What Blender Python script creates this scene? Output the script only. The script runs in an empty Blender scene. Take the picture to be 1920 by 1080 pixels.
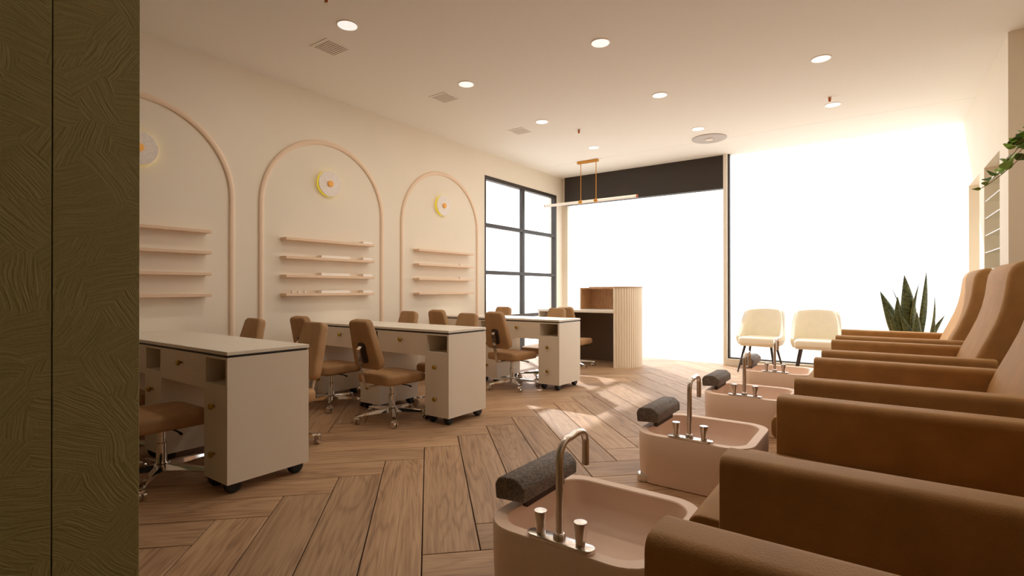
import bpy, bmesh, math, random
from mathutils import Vector, Matrix

random.seed(7)
S = bpy.context.scene
COL = S.collection
PI = math.pi

# ------------------------------------------------------------------ camera
CAM_H = 1.10
cam_data = bpy.data.cameras.new('camera')
cam = bpy.data.objects.new('camera', cam_data)
COL.objects.link(cam)
cam_data.sensor_width = 36.0
cam_data.lens = 18.0
cam_data.clip_start = 0.02
cam.location = (0, 0, CAM_H)
cam.rotation_euler = (math.radians(90.15), 0, math.radians(35.7))
S.camera = cam

# ------------------------------------------------------------------ world, sun, exposure
world = bpy.data.worlds.new('world')
S.world = world
world.use_nodes = True
bg = world.node_tree.nodes['Background']
bg.inputs['Color'].default_value = (0.93, 0.97, 1.0, 1)
bg.inputs['Strength'].default_value = 2.3
sun_data = bpy.data.lights.new('sun', 'SUN')
sun_data.energy = 3.3
sun_data.color = (1.0, 0.98, 0.95)
sun_data.angle = math.radians(1.2)
sun = bpy.data.objects.new('sun', sun_data)
COL.objects.link(sun)
sun.rotation_euler = Vector((1.0, -0.915, -0.96)).to_track_quat('-Z', 'Y').to_euler()
vs = S.view_settings
vs.view_transform = 'Standard'
vs.look = 'None'
vs.exposure = 0.17
vs.gamma = 1.0
vs.use_curve_mapping = False
try:
    S.cycles.max_bounces = 14
    S.cycles.diffuse_bounces = 10
    S.cycles.transparent_max_bounces = 12
    S.cycles.sample_clamp_indirect = 8.0
    S.cycles.use_denoising = True
except Exception:
    pass

# ------------------------------------------------------------------ materials
def lin(r, g, b):
    f = lambda c: (c / 255.0 / 12.92) if c / 255.0 <= 0.04045 else ((c / 255.0 + 0.055) / 1.055) ** 2.4
    return (f(r), f(g), f(b), 1.0)

def new_mat(name):
    m = bpy.data.materials.new(name)
    m.use_nodes = True
    return m, m.node_tree, m.node_tree.nodes['Principled BSDF']

def mat(name, color, rough=0.5, metal=0.0, noise=None, bump=None, emit=None, spec=None, coat=0.0):
    """noise=(scale, amount) colour mottling; bump=(scale, strength, distance)"""
    m, nt, p = new_mat(name)
    c = tuple(color) if len(color) == 4 else tuple(color) + (1.0,)
    p.inputs['Base Color'].default_value = c
    p.inputs['Roughness'].default_value = rough
    p.inputs['Metallic'].default_value = metal
    if spec is not None:
        p.inputs['Specular IOR Level'].default_value = spec
    if coat:
        p.inputs['Coat Weight'].default_value = coat
        p.inputs['Coat Roughness'].default_value = 0.15
    if emit:
        p.inputs['Emission Color'].default_value = tuple(emit[0]) + (1.0,)
        p.inputs['Emission Strength'].default_value = emit[1]
    tc = nt.nodes.new('ShaderNodeTexCoord')
    if noise:
        n = nt.nodes.new('ShaderNodeTexNoise')
        n.inputs['Scale'].default_value = noise[0]
        n.inputs['Detail'].default_value = 6
        nt.links.new(tc.outputs['Object'], n.inputs['Vector'])
        r = nt.nodes.new('ShaderNodeValToRGB')
        a = noise[1]
        r.color_ramp.elements[0].position = 0.3
        r.color_ramp.elements[1].position = 0.7
        r.color_ramp.elements[0].color = tuple(x * (1 - a) for x in c[:3]) + (1,)
        r.color_ramp.elements[1].color = tuple(min(1, x * (1 + a)) for x in c[:3]) + (1,)
        nt.links.new(n.outputs['Fac'], r.inputs['Fac'])
        nt.links.new(r.outputs['Color'], p.inputs['Base Color'])
    if bump:
        n2 = nt.nodes.new('ShaderNodeTexNoise')
        n2.inputs['Scale'].default_value = bump[0]
        n2.inputs['Detail'].default_value = 4
        nt.links.new(tc.outputs['Object'], n2.inputs['Vector'])
        b = nt.nodes.new('ShaderNodeBump')
        b.inputs['Strength'].default_value = bump[1]
        b.inputs['Distance'].default_value = bump[2]
        nt.links.new(n2.outputs['Fac'], b.inputs['Height'])
        nt.links.new(b.outputs['Normal'], p.inputs['Normal'])
    return m

def mapping(nt, src, scale=(1, 1, 1), rot=(0, 0, 0)):
    mp = nt.nodes.new('ShaderNodeMapping')
    mp.inputs['Scale'].default_value = scale
    mp.inputs['Rotation'].default_value = rot
    nt.links.new(src, mp.inputs['Vector'])
    return mp.outputs['Vector']

def math_node(nt, op, a, b=None, c=None):
    n = nt.nodes.new('ShaderNodeMath')
    n.operation = op
    for i, v in enumerate((a, b, c)):
        if v is None:
            continue
        if isinstance(v, (int, float)):
            n.inputs[i].default_value = v
        else:
            nt.links.new(v, n.inputs[i])
    return n.outputs[0]

def ramp(nt, fac, stops):
    r = nt.nodes.new('ShaderNodeValToRGB')
    el = r.color_ramp.elements
    while len(el) < len(stops):
        el.new(0.5)
    for e, (pos, c) in zip(el, stops):
        e.position = pos
        e.color = tuple(c)[:3] + (1,)
    nt.links.new(fac, r.inputs['Fac'])
    return r.outputs['Color']

def mix_col(nt, fac, a, b, blend='MIX'):
    n = nt.nodes.new('ShaderNodeMix')
    n.data_type = 'RGBA'
    n.blend_type = blend
    if isinstance(fac, (int, float)):
        n.inputs[0].default_value = fac
    else:
        nt.links.new(fac, n.inputs[0])
    for sock, v in ((n.inputs[6], a), (n.inputs[7], b)):
        if isinstance(v, (tuple, list)):
            sock.default_value = tuple(v)[:3] + (1,)
        else:
            nt.links.new(v, sock)
    return n.outputs[2]

def wood(name, dark, mid, light, rough, along='X', per_object=True, freq=1.0, ring=1.0):
    m, nt, p = new_mat(name)
    tc = nt.nodes.new('ShaderNodeTexCoord')
    oi = nt.nodes.new('ShaderNodeObjectInfo')
    vec = tc.outputs['Object']
    if per_object:
        off = nt.nodes.new('ShaderNodeVectorMath')
        off.operation = 'MULTIPLY_ADD'
        comb = nt.nodes.new('ShaderNodeCombineXYZ')
        for i in range(3):
            nt.links.new(oi.outputs['Random'], comb.inputs[i])
        off.inputs[1].default_value = (37.0, 91.0, 53.0)
        nt.links.new(comb.outputs[0], off.inputs[0])
        nt.links.new(vec, off.inputs[2])
        vec = off.outputs[0]
    stretch = {'X': (0.9, 9.0, 9.0), 'Y': (9.0, 0.9, 9.0), 'Z': (9.0, 9.0, 0.9)}[along]
    v1 = mapping(nt, vec, tuple(s * freq for s in stretch))
    n1 = nt.nodes.new('ShaderNodeTexNoise')          # cathedral figure
    n1.inputs['Scale'].default_value = 0.62
    n1.inputs['Detail'].default_value = 3
    n1.inputs['Distortion'].default_value = 0.35
    nt.links.new(v1, n1.inputs['Vector'])
    rings = math_node(nt, 'SINE', math_node(nt, 'MULTIPLY', n1.outputs['Fac'], 85.0 * ring))
    rings = math_node(nt, 'POWER', math_node(nt, 'MULTIPLY_ADD', rings, 0.5, 0.5), 3.0)
    fine = {'X': (3.5, 130.0, 130.0), 'Y': (130.0, 3.5, 130.0), 'Z': (130.0, 130.0, 3.5)}[along]
    n2 = nt.nodes.new('ShaderNodeTexNoise')          # pores
    n2.inputs['Scale'].default_value = 1.0
    n2.inputs['Detail'].default_value = 4
    nt.links.new(mapping(nt, vec, fine), n2.inputs['Vector'])
    n3 = nt.nodes.new('ShaderNodeTexNoise')          # broad tone
    n3.inputs['Scale'].default_value = 2.2
    n3.inputs['Detail'].default_value = 2
    nt.links.new(mapping(nt, vec, tuple(0.35 * s for s in stretch)), n3.inputs['Vector'])
    t = math_node(nt, 'MULTIPLY', rings, 0.17)
    t = math_node(nt, 'ADD', t, math_node(nt, 'MULTIPLY', n2.outputs['Fac'], 0.72))
    t = math_node(nt, 'ADD', t, math_node(nt, 'MULTIPLY', n3.outputs['Fac'], 0.45))
    c = ramp(nt, t, [(0.46, light), (0.70, mid), (1.0, dark)])
    if per_object:
        tone = nt.nodes.new('ShaderNodeMapRange')
        tone.inputs['To Min'].default_value = 0.80
        tone.inputs['To Max'].default_value = 1.14
        nt.links.new(oi.outputs['Random'], tone.inputs['Value'])
        hs = nt.nodes.new('ShaderNodeHueSaturation')
        nt.links.new(tone.outputs[0], hs.inputs['Value'])
        nt.links.new(c, hs.inputs['Color'])
        c = hs.outputs['Color']
    nt.links.new(c, p.inputs['Base Color'])
    p.inputs['Roughness'].default_value = rough
    b = nt.nodes.new('ShaderNodeBump')
    b.inputs['Strength'].default_value = 0.22
    b.inputs['Distance'].default_value = 0.002
    nt.links.new(t, b.inputs['Height'])
    b.invert = True
    nt.links.new(b.outputs['Normal'], p.inputs['Normal'])
    return m

def swirl_plaster(name):
    m, nt, p = new_mat(name)
    tc = nt.nodes.new('ShaderNodeTexCoord')
    base = mapping(nt, tc.outputs['Object'], (1, 1, 1))
    vor = nt.nodes.new('ShaderNodeTexVoronoi')
    vor.inputs['Scale'].default_value = 14.0
    wob = nt.nodes.new('ShaderNodeTexNoise')
    wob.inputs['Scale'].default_value = 6.0
    nt.links.new(base, wob.inputs['Vector'])
    add = nt.nodes.new('ShaderNodeVectorMath')
    add.operation = 'MULTIPLY_ADD'
    add.inputs[1].default_value = (0.06, 0.06, 0.06)
    nt.links.new(wob.outputs['Color'], add.inputs[0])
    nt.links.new(base, add.inputs[2])
    nt.links.new(add.outputs[0], vor.inputs['Vector'])
    sep = nt.nodes.new('ShaderNodeSeparateColor')
    nt.links.new(vor.outputs['Color'], sep.inputs[0])
    ang = math_node(nt, 'MULTIPLY', sep.outputs[0], 3.1416)
    rot = nt.nodes.new('ShaderNodeVectorRotate')
    rot.rotation_type = 'X_AXIS'
    nt.links.new(add.outputs[0], rot.inputs['Vector'])
    nt.links.new(ang, rot.inputs['Angle'])
    st = mapping(nt, rot.outputs[0], (1.0, 260.0, 14.0))
    n = nt.nodes.new('ShaderNodeTexNoise')
    n.inputs['Scale'].default_value = 1.0
    n.inputs['Detail'].default_value = 3
    nt.links.new(st, n.inputs['Vector'])
    fine = nt.nodes.new('ShaderNodeTexNoise')
    fine.inputs['Scale'].default_value = 160.0
    nt.links.new(base, fine.inputs['Vector'])
    h = math_node(nt, 'ADD', n.outputs['Fac'], math_node(nt, 'MULTIPLY', fine.outputs['Fac'], 0.25))
    c = ramp(nt, n.outputs['Fac'], [(0.25, lin(144, 138, 90)), (0.75, lin(166, 158, 108))])
    nt.links.new(c, p.inputs['Base Color'])
    p.inputs['Roughness'].default_value = 0.62
    b = nt.nodes.new('ShaderNodeBump')
    b.inputs['Strength'].default_value = 0.55
    b.inputs['Distance'].default_value = 0.004
    nt.links.new(h, b.inputs['Height'])
    nt.links.new(b.outputs['Normal'], p.inputs['Normal'])
    return m

def leather(name, color, scale=260.0, strength=0.25, rough=0.5, spec=0.3, sheen=0.0):
    m, nt, p = new_mat(name)
    tc = nt.nodes.new('ShaderNodeTexCoord')
    v = nt.nodes.new('ShaderNodeTexVoronoi')
    v.inputs['Scale'].default_value = scale
    nt.links.new(tc.outputs['Object'], v.inputs['Vector'])
    n = nt.nodes.new('ShaderNodeTexNoise')
    n.inputs['Scale'].default_value = 9.0
    n.inputs['Detail'].default_value = 5
    nt.links.new(tc.outputs['Object'], n.inputs['Vector'])
    c = tuple(color)
    nt.links.new(ramp(nt, n.outputs['Fac'], [(0.3, tuple(x * 0.88 for x in c[:3])), (0.7, tuple(x * 1.1 for x in c[:3]))]), p.inputs['Base Color'])
    b = nt.nodes.new('ShaderNodeBump')
    b.inputs['Strength'].default_value = strength
    b.inputs['Distance'].default_value = 0.0015
    nt.links.new(v.outputs['Distance'], b.inputs['Height'])
    nt.links.new(b.outputs['Normal'], p.inputs['Normal'])
    p.inputs['Roughness'].default_value = rough
    p.inputs['Specular IOR Level'].default_value = spec
    if sheen:
        p.inputs['Sheen Weight'].default_value = sheen
        p.inputs['Sheen Roughness'].default_value = 0.45
        p.inputs['Sheen Tint'].default_value = (0.80, 0.52, 0.26, 1)
    return m

def pad_fabric(name):
    m, nt, p = new_mat(name)
    tc = nt.nodes.new('ShaderNodeTexCoord')
    v = nt.nodes.new('ShaderNodeTexVoronoi')
    v.feature = 'DISTANCE_TO_EDGE'
    v.inputs['Scale'].default_value = 58.0
    wob = nt.nodes.new('ShaderNodeTexNoise')
    wob.inputs['Scale'].default_value = 30.0
    nt.links.new(tc.outputs['Object'], wob.inputs['Vector'])
    add = nt.nodes.new('ShaderNodeVectorMath')
    add.operation = 'MULTIPLY_ADD'
    add.inputs[1].default_value = (0.035, 0.035, 0.035)
    nt.links.new(wob.outputs['Color'], add.inputs[0])
    nt.links.new(tc.outputs['Object'], add.inputs[2])
    nt.links.new(mapping(nt, add.outputs[0], (1, 0.55, 1.6)), v.inputs['Vector'])
    d = v.outputs['Distance']
    nt.links.new(ramp(nt, d, [(0.0, lin(134, 120, 110)), (0.10, lin(100, 90, 82)), (0.6, lin(80, 72, 66))]), p.inputs['Base Color'])
    b = nt.nodes.new('ShaderNodeBump')
    b.inputs['Strength'].default_value = 0.9
    b.inputs['Distance'].default_value = 0.004
    b.invert = True
    nt.links.new(d, b.inputs['Height'])
    nt.links.new(b.outputs['Normal'], p.inputs['Normal'])
    p.inputs['Roughness'].default_value = 0.75
    return m

def pane_glass(name, tint=(1, 1, 1), gloss=0.06):
    m = bpy.data.materials.new(name)
    m.use_nodes = True
    nt = m.node_tree
    nt.nodes.clear()
    out = nt.nodes.new('ShaderNodeOutputMaterial')
    tr = nt.nodes.new('ShaderNodeBsdfTransparent')
    tr.inputs['Color'].default_value = tuple(tint) + (1,)
    gl = nt.nodes.new('ShaderNodeBsdfGlossy')
    gl.inputs['Roughness'].default_value = 0.02
    lw = nt.nodes.new('ShaderNodeLayerWeight')
    lw.inputs['Blend'].default_value = 0.5
    fac = math_node(nt, 'POWER', lw.outputs['Facing'], 5.0)
    fac = math_node(nt, 'MULTIPLY_ADD', fac, 4.0 * gloss, 0.02)
    mx = nt.nodes.new('ShaderNodeMixShader')
    nt.links.new(fac, mx.inputs[0])
    nt.links.new(tr.outputs[0], mx.inputs[1])
    nt.links.new(gl.outputs[0], mx.inputs[2])
    nt.links.new(mx.outputs[0], out.inputs['Surface'])
    return m

def snake_leaf(name):
    m, nt, p = new_mat(name)
    uv = nt.nodes.new('ShaderNodeUVMap')
    uv.uv_map = 'UVMap'
    sep = nt.nodes.new('ShaderNodeSeparateXYZ')
    nt.links.new(uv.outputs[0], sep.inputs[0])
    n = nt.nodes.new('ShaderNodeTexNoise')
    n.inputs['Scale'].default_value = 1.0
    n.inputs['Detail'].default_value = 3
    nt.links.new(mapping(nt, uv.outputs[0], (2.2, 34.0, 1.0)), n.inputs['Vector'])
    body = ramp(nt, n.outputs['Fac'], [(0.35, lin(34, 46, 28)), (0.62, lin(92, 104, 62))])
    edge = math_node(nt, 'ABSOLUTE', math_node(nt, 'SUBTRACT', sep.outputs[0], 0.5))
    edge = math_node(nt, 'GREATER_THAN', edge, 0.455)
    nt.links.new(mix_col(nt, edge, body, lin(146, 138, 82)), p.inputs['Base Color'])
    p.inputs['Roughness'].default_value = 0.42
    return m

M = {}
M['wall'] = mat('cream_wall_paint', lin(239, 230, 214), 0.75, noise=(1.3, 0.02), bump=(180, 0.05, 0.001))
M['ceiling'] = mat('warm_white_ceiling_paint', lin(246, 243, 237), 0.85)
M['floor_joint'] = mat('dark_floor_joint', lin(62, 40, 26), 0.8)
M['plank'] = wood('oak_plank', lin(116, 86, 61), lin(168, 133, 101), lin(190, 156, 121), 0.55)
M['plaster'] = swirl_plaster('olive_swirled_plaster')
M['plaster_back'] = mat('olive_plaster', lin(124, 116, 70), 0.7, bump=(40, 0.2, 0.002))  # unseen wall, dark olive chosen to cut light bounced from behind
M['joint_black'] = mat('black_joint', (0.006, 0.006, 0.005), 0.8)
M['moulding'] = mat('pinkish_beige_moulding', lin(238, 214, 190), 0.65)
M['shelf'] = mat('shelf_beige_lacquer', lin(234, 206, 178), 0.5)
M['header'] = mat('dark_brown_fascia', lin(50, 41, 34), 0.6, noise=(3, 0.06))
M['frame'] = mat('dark_bronze_frame', lin(58, 48, 41), 0.5)
M['pillar'] = mat('beige_pillar_paint', lin(236, 228, 214), 0.7)
M['glass'] = pane_glass('clear_window_glass')
M['pavement'] = mat('pale_concrete_paving', lin(214, 206, 196), 0.9, noise=(2, 0.05))
M['desk'] = mat('ivory_lacquer', lin(228, 218, 202), 0.42, noise=(2, 0.015))
M['desk_top'] = mat('ivory_stone_top', lin(234, 228, 216), 0.32, noise=(60, 0.03))
M['black'] = mat('black_rubber_and_gap_shade', (0.008, 0.008, 0.008), 0.55)
M['brass'] = mat('aged_brass', lin(176, 146, 60), 0.3, metal=0.9)
M['gold'] = mat('brushed_gold', lin(206, 146, 66), 0.32, metal=0.85)
M['copper'] = mat('copper', lin(176, 100, 62), 0.35, metal=0.9)
M['chrome'] = mat('polished_chrome', (0.72, 0.69, 0.66), 0.08, metal=1.0)
M['steel'] = mat('satin_steel', (0.74, 0.68, 0.64), 0.24, metal=1.0)
M['tan'] = leather('tan_leatherette', lin(172, 136, 97), 320, 0.18, 0.7)
M['tan_dark'] = mat('dark_back_mount', lin(52, 34, 24), 0.6)
M['brown'] = leather('brown_leather', lin(166, 123, 72), 240, 0.35, 0.68, 0.35, 0.45)
M['chair_body'] = mat('dark_brown_base', lin(70, 42, 24), 0.6)
M['basin'] = mat('matte_blush_stoneware', lin(240, 213, 192), 0.6, noise=(5, 0.02))
M['lining'] = mat('terracotta_pink_glaze', lin(232, 206, 188), 0.6, noise=(5, 0.02))
M['pad'] = pad_fabric('charcoal_crinkled_leather')
M['cream'] = mat('cream_upholstery', lin(248, 242, 224), 0.5, noise=(12, 0.02), bump=(300, 0.08, 0.001))
M['leg_dark'] = mat('dark_walnut_leg', lin(52, 38, 32), 0.45)
M['oak'] = wood('oak_veneer', lin(132, 92, 58), lin(172, 128, 88), lin(196, 154, 112), 0.45, along='Z', per_object=False, freq=1.4)
M['oak_pale'] = wood('pale_oak_fluting', lin(236, 222, 198), lin(243, 232, 212), lin(246, 237, 221), 0.55, along='Z', per_object=False, freq=1.2, ring=0.6)
M['desk_shade'] = mat('shaded_panel_brown', lin(96, 76, 58), 0.6)
M['marble'] = mat('speckled_white_marble', lin(236, 228, 222), 0.4, noise=(45, 0.07))
M['glow_yellow'] = mat('yellow_glow_ring', lin(240, 220, 60), 0.5, emit=((1.0, 0.80, 0.04), 0.30))
M['amber'] = mat('amber_knob', lin(226, 156, 58), 0.4, emit=((1.0, 0.5, 0.08), 0.12))
M['lamp_face'] = mat('lamp_diffuser', (0.9, 0.9, 0.9), 0.6, emit=((1.0, 0.97, 0.94), 0.62))
M['lamp_trim'] = mat('lamp_trim_white', lin(240, 232, 222), 0.5)
M['pendant'] = mat('opal_tube', lin(240, 232, 220), 0.4, emit=((1.0, 0.94, 0.86), 0.12))
M['vent'] = mat('vent_enamel', lin(246, 241, 234), 0.7)
M['vent_shade'] = mat('vent_gap_shade', lin(150, 126, 102), 0.8)
M['diffuser'] = mat('grey_diffuser', lin(196, 190, 186), 0.6)
M['white'] = mat('white_ceramic', lin(236, 230, 222), 0.35)
M['soil'] = mat('potting_soil', lin(52, 38, 28), 0.95, bump=(60, 0.6, 0.01))
M['snake'] = snake_leaf('snake_plant_leaf')
M['vine_leaf'] = mat('vine_leaf_green', lin(128, 164, 58), 0.45, noise=(22, 0.18))
M['vine_dark'] = mat('vine_leaf_deep_green', lin(74, 106, 42), 0.45, noise=(22, 0.18))
M['stem'] = mat('vine_stem', lin(122, 88, 46), 0.6)
M['acrylic'] = mat('frosted_acrylic', lin(252, 246, 238), 0.4)
M['shelf_glass'] = pane_glass('niche_glass', (0.97, 0.985, 0.97), 0.05)
M['shelf_edge'] = mat('lit_glass_edge', lin(250, 244, 240), 0.3)  # white colour stands in for light caught along the glass edge

# ------------------------------------------------------------------ mesh helpers
class MB:
    def __init__(self):
        self.bm = bmesh.new()
        self.uv = None

    def box(self, x0, x1, y0, y1, z0, z1, bev=0.0, seg=2):
        b2 = bmesh.new()
        bmesh.ops.create_cube(b2, size=1.0)
        for v in b2.verts:
            v.co = Vector(((x0 + x1) / 2 + v.co.x * (x1 - x0), (y0 + y1) / 2 + v.co.y * (y1 - y0), (z0 + z1) / 2 + v.co.z * (z1 - z0)))
        if bev > 0:
            bmesh.ops.bevel(b2, geom=b2.edges[:], offset=bev, segments=seg, profile=0.5, affect='EDGES')
        self._merge(b2)
        return self

    def _merge(self, b2, mtx=None):
        vm = {}
        for v in b2.verts:
            vm[v] = self.bm.verts.new(mtx @ v.co if mtx else v.co)
        for f in b2.faces:
            try:
                self.bm.faces.new([vm[v] for v in f.verts])
            except ValueError:
                pass
        b2.free()

    def ring_loft(self, rings, cap0=True, cap1=True, closed=True):
        vs_ = [[self.bm.verts.new(p) for p in r] for r in rings]
        n = len(rings[0])
        for a, b in zip(vs_[:-1], vs_[1:]):
            for i in range(n if closed else n - 1):
                j = (i + 1) % n
                self.bm.faces.new((a[i], a[j], b[j], b[i]))
        if cap0:
            self.bm.faces.new(list(reversed(vs_[0])))
        if cap1:
            self.bm.faces.new(vs_[-1])
        return self

    def cyl(self, p0, p1, r0, r1=None, n=16, caps=True):
        r1 = r0 if r1 is None else r1
        p0, p1 = Vector(p0), Vector(p1)
        d = (p1 - p0).normalized()
        u = d.orthogonal().normalized()
        w = d.cross(u)
        ring = lambda p, r: [p + (u * math.cos(2 * PI * i / n) + w * math.sin(2 * PI * i / n)) * r for i in range(n)]
        return self.ring_loft([ring(p0, r0), ring(p1, r1)], caps, caps)

    def lathe(self, origin, axis, prof, n=20):
        """prof: (radius, distance along axis)"""
        o, d = Vector(origin), Vector(axis).normalized()
        u = d.orthogonal().normalized()
        w = d.cross(u)
        rings = [[o + d * h + (u * math.cos(2 * PI * i / n) + w * math.sin(2 * PI * i / n)) * max(r, 1e-4) for i in range(n)] for r, h in prof]
        return self.ring_loft(rings)

    def tube(self, pts, r, n=10, caps=True):
        pts = [Vector(p) for p in pts]
        rs = r if isinstance(r, (list, tuple)) else [r] * len(pts)
        rings = []
        t0 = (pts[1] - pts[0]).normalized()
        u = t0.orthogonal().normalized()
        for i, p in enumerate(pts):
            t = (pts[min(i + 1, len(pts) - 1)] - pts[max(i - 1, 0)]).normalized()
            u = (u - t * u.dot(t)).normalized()
            w = t.cross(u)
            rings.append([p + (u * math.cos(2 * PI * k / n) + w * math.sin(2 * PI * k / n)) * rs[i] for k in range(n)])
        return self.ring_loft(rings, caps, caps)

    def prism(self, poly, axis, a0, a1, bev=0.0, seg=3):
        """poly in the two other axes, extruded along axis from a0 to a1; bev rounds the rim"""
        b2 = bmesh.new()
        def P(u, v, a):
            return {'X': (a, u, v), 'Y': (u, a, v), 'Z': (u, v, a)}[axis]
        A = [b2.verts.new(P(u, v, a0)) for u, v in poly]
        B = [b2.verts.new(P(u, v, a1)) for u, v in poly]
        n = len(poly)
        b2.faces.new(list(reversed(A)))
        b2.faces.new(B)
        for i in range(n):
            j = (i + 1) % n
            b2.faces.new((A[i], A[j], B[j], B[i]))
        bmesh.ops.recalc_face_normals(b2, faces=b2.faces[:])
        if bev > 0:
            b2.edges.ensure_lookup_table()
            rim = [e for e in b2.edges if len({v in A for v in e.verts}) == 1]
            bmesh.ops.bevel(b2, geom=rim, offset=bev, segments=seg, profile=0.5, affect='EDGES', clamp_overlap=True)
        self._merge(b2)
        return self

    def transform(self, mtx):
        bmesh.ops.transform(self.bm, matrix=mtx, verts=self.bm.verts[:])
        return self

    def mesh(self, name, material, smooth=True, angle=35):
        bm = self.bm
        bmesh.ops.recalc_face_normals(bm, faces=bm.faces[:])
        lim = math.radians(angle)
        for f in bm.faces:
            f.smooth = smooth
        for e in bm.edges:
            e.smooth = not (len(e.link_faces) == 2 and e.calc_face_angle(0) > lim) if smooth else False
        me = bpy.data.meshes.new(name)
        bm.to_mesh(me)
        bm.free()
        me.materials.append(material)
        return me

    def build(self, name, material, parent=None, smooth=True, angle=35):
        return link(name, self.mesh(name, material, smooth, angle), parent)

def link(name, data, parent=None):
    o = bpy.data.objects.new(name, data)
    COL.objects.link(o)
    if parent is not None:
        o.parent = parent
    return o

def thing(name, label, cat, loc=(0, 0, 0), rz=0.0, group=None):
    o = bpy.data.objects.new(name, None)
    o.empty_display_size = 0.1
    COL.objects.link(o)
    o.location = loc
    o.rotation_euler = (0, 0, rz)
    return tag(o, label, cat, group)

def tag(o, label, cat, group=None):
    o['label'] = label
    o['category'] = cat
    if group:
        o['group'] = group
    return o

def structure(o, label=None):
    o['kind'] = 'structure'
    if label:
        o['label'] = label
    return o

def copy_thing(root, loc, rz=None, label=None):
    r = root.copy()
    COL.objects.link(r)
    r.location = loc
    if rz is not None:
        r.rotation_euler = (0, 0, rz)
    if label:
        r['label'] = label
    for ch in list(root.children):
        c = ch.copy()
        COL.objects.link(c)
        c.parent = r
        for g in list(ch.children):
            d = g.copy()
            COL.objects.link(d)
            d.parent = c
    return r

def round_poly(pts, rad, seg=5):
    """round the corners of a convex-ish polygon"""
    out = []
    n = len(pts)
    for i in range(n):
        p = Vector(pts[i]).to_2d()
        a = Vector(pts[i - 1]).to_2d()
        b = Vector(pts[(i + 1) % n]).to_2d()
        r = rad[i] if isinstance(rad, (list, tuple)) else rad
        if r <= 0:
            out.append((p.x, p.y))
            continue
        da, db = (a - p), (b - p)
        la, lb = da.length, db.length
        da.normalize(); db.normalize()
        ang = math.acos(max(-1, min(1, da.dot(db))))
        t = min(r / math.tan(ang / 2), la * 0.49, lb * 0.49)
        p0, p1 = p + da * t, p + db * t
        for k in range(seg + 1):
            s = k / seg
            q = p0 * (1 - s) ** 2 + p * 2 * s * (1 - s) + p1 * s ** 2
            out.append((q.x, q.y))
    return out

def rrect(cx, cy, hx, hy, r, z, seg=7):
    pts = []
    for sx, sy, a0 in ((1, 1, 0), (-1, 1, 90), (-1, -1, 180), (1, -1, 270)):
        ox, oy = cx + sx * (hx - r), cy + sy * (hy - r)
        for k in range(seg + 1):
            a = math.radians(a0 + 90 * k / seg)
            pts.append((ox + r * math.cos(a), oy + r * math.sin(a), z))
    return pts

# ------------------------------------------------------------------ room dimensions
XL, XR, XN = -4.60, 0.80, 1.10        # left wall, right wall by the window, right wall by the chairs
YB, YF, YJ = -2.0, 7.90, 5.40         # back wall, glazed front, where the right wall jogs
H = 3.07
T = 0.15

# ------------------------------------------------------------------ floor: herringbone planks
fl = structure(MB().box(XL - T, XN + T, YB - T, YF + 0.12, -0.12, -0.018).build('floor', M['floor_joint'], smooth=False))
PW, PL, GAP = 0.2445, 1.467, 0.0028
r2 = math.sqrt(0.5)
A0, B0 = 3.623 - PL, -0.0255
def ab_to_xy(a, b):
    return ((-a + b) * r2, (a + b) * r2)
def plank_mesh(hl, hw):
    m = MB().box(-hl, hl, -hw, hw, -0.017, 0.0, 0.0012, 1)
    return m.mesh('plank', M['plank'], smooth=False)
full_plank = plank_mesh(PL / 2 - GAP, PW / 2 - GAP)
RX0, RX1, RY0, RY1 = XL - 0.02, XN + 0.02, YB - 0.02, YF + 0.06
def clip(poly):
    for ax, lim, sgn in ((0, RX0, 1), (0, RX1, -1), (1, RY0, 1), (1, RY1, -1)):
        out = []
        for i in range(len(poly)):
            p, q = poly[i - 1], poly[i]
            dp, dq = sgn * (p[ax] - lim), sgn * (q[ax] - lim)
            if (dp >= 0) != (dq >= 0):
                s = dp / (dp - dq)
                out.append((p[0] + (q[0] - p[0]) * s, p[1] + (q[1] - p[1]) * s))
            if dq >= 0:
                out.append(q)
        poly = out
        if not poly:
            return poly
    return poly
def area(poly):
    return abs(sum(poly[i - 1][0] * poly[i][1] - poly[i][0] * poly[i - 1][1] for i in range(len(poly)))) / 2
n_planks = 0
for j in range(-5, 6):
    for i in range(-45, 46):
        for kind in (0, 1):
            a = A0 + i * PW + j * PL
            b = B0 + i * PW - j * PL
            if kind == 0:
                ca, cb, rz = a + PL / 2, b + PW / 2, math.radians(135)
                ha, hb = PL / 2, PW / 2
            else:
                ca, cb, rz = a + PL + PW / 2, b + PW - PL / 2, math.radians(45)
                ha, hb = PW / 2, PL / 2
            cx, cy = ab_to_xy(ca, cb)
            if not (-7 < cx < 3.5 and -4.5 < cy < 10.5):
                continue
            ha -= GAP; hb -= GAP
            poly = [ab_to_xy(ca + sa * ha, cb + sb * hb) for sa, sb in ((-1, -1), (1, -1), (1, 1), (-1, 1))]
            cl = clip(poly)
            if len(cl) < 3 or area(cl) < 0.004:
                continue
            if area(cl) > area(poly) * 0.999:
                o = link('plank', full_plank, fl)
                o.location = (cx, cy, 0)
                o.rotation_euler = (0, 0, rz)
            else:
                Mi = Matrix.Rotation(-rz, 4, 'Z') @ Matrix.Translation((-cx, -cy, 0))
                loc = [Mi @ Vector((x, y, 0)) for x, y in cl]
                o = MB().prism([(v.x, v.y) for v in loc], 'Z', -0.017, 0.0).build('plank', M['plank'], fl, smooth=False)
                o.location = (cx, cy, 0)
                o.rotation_euler = (0, 0, rz)
            n_planks += 1

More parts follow.
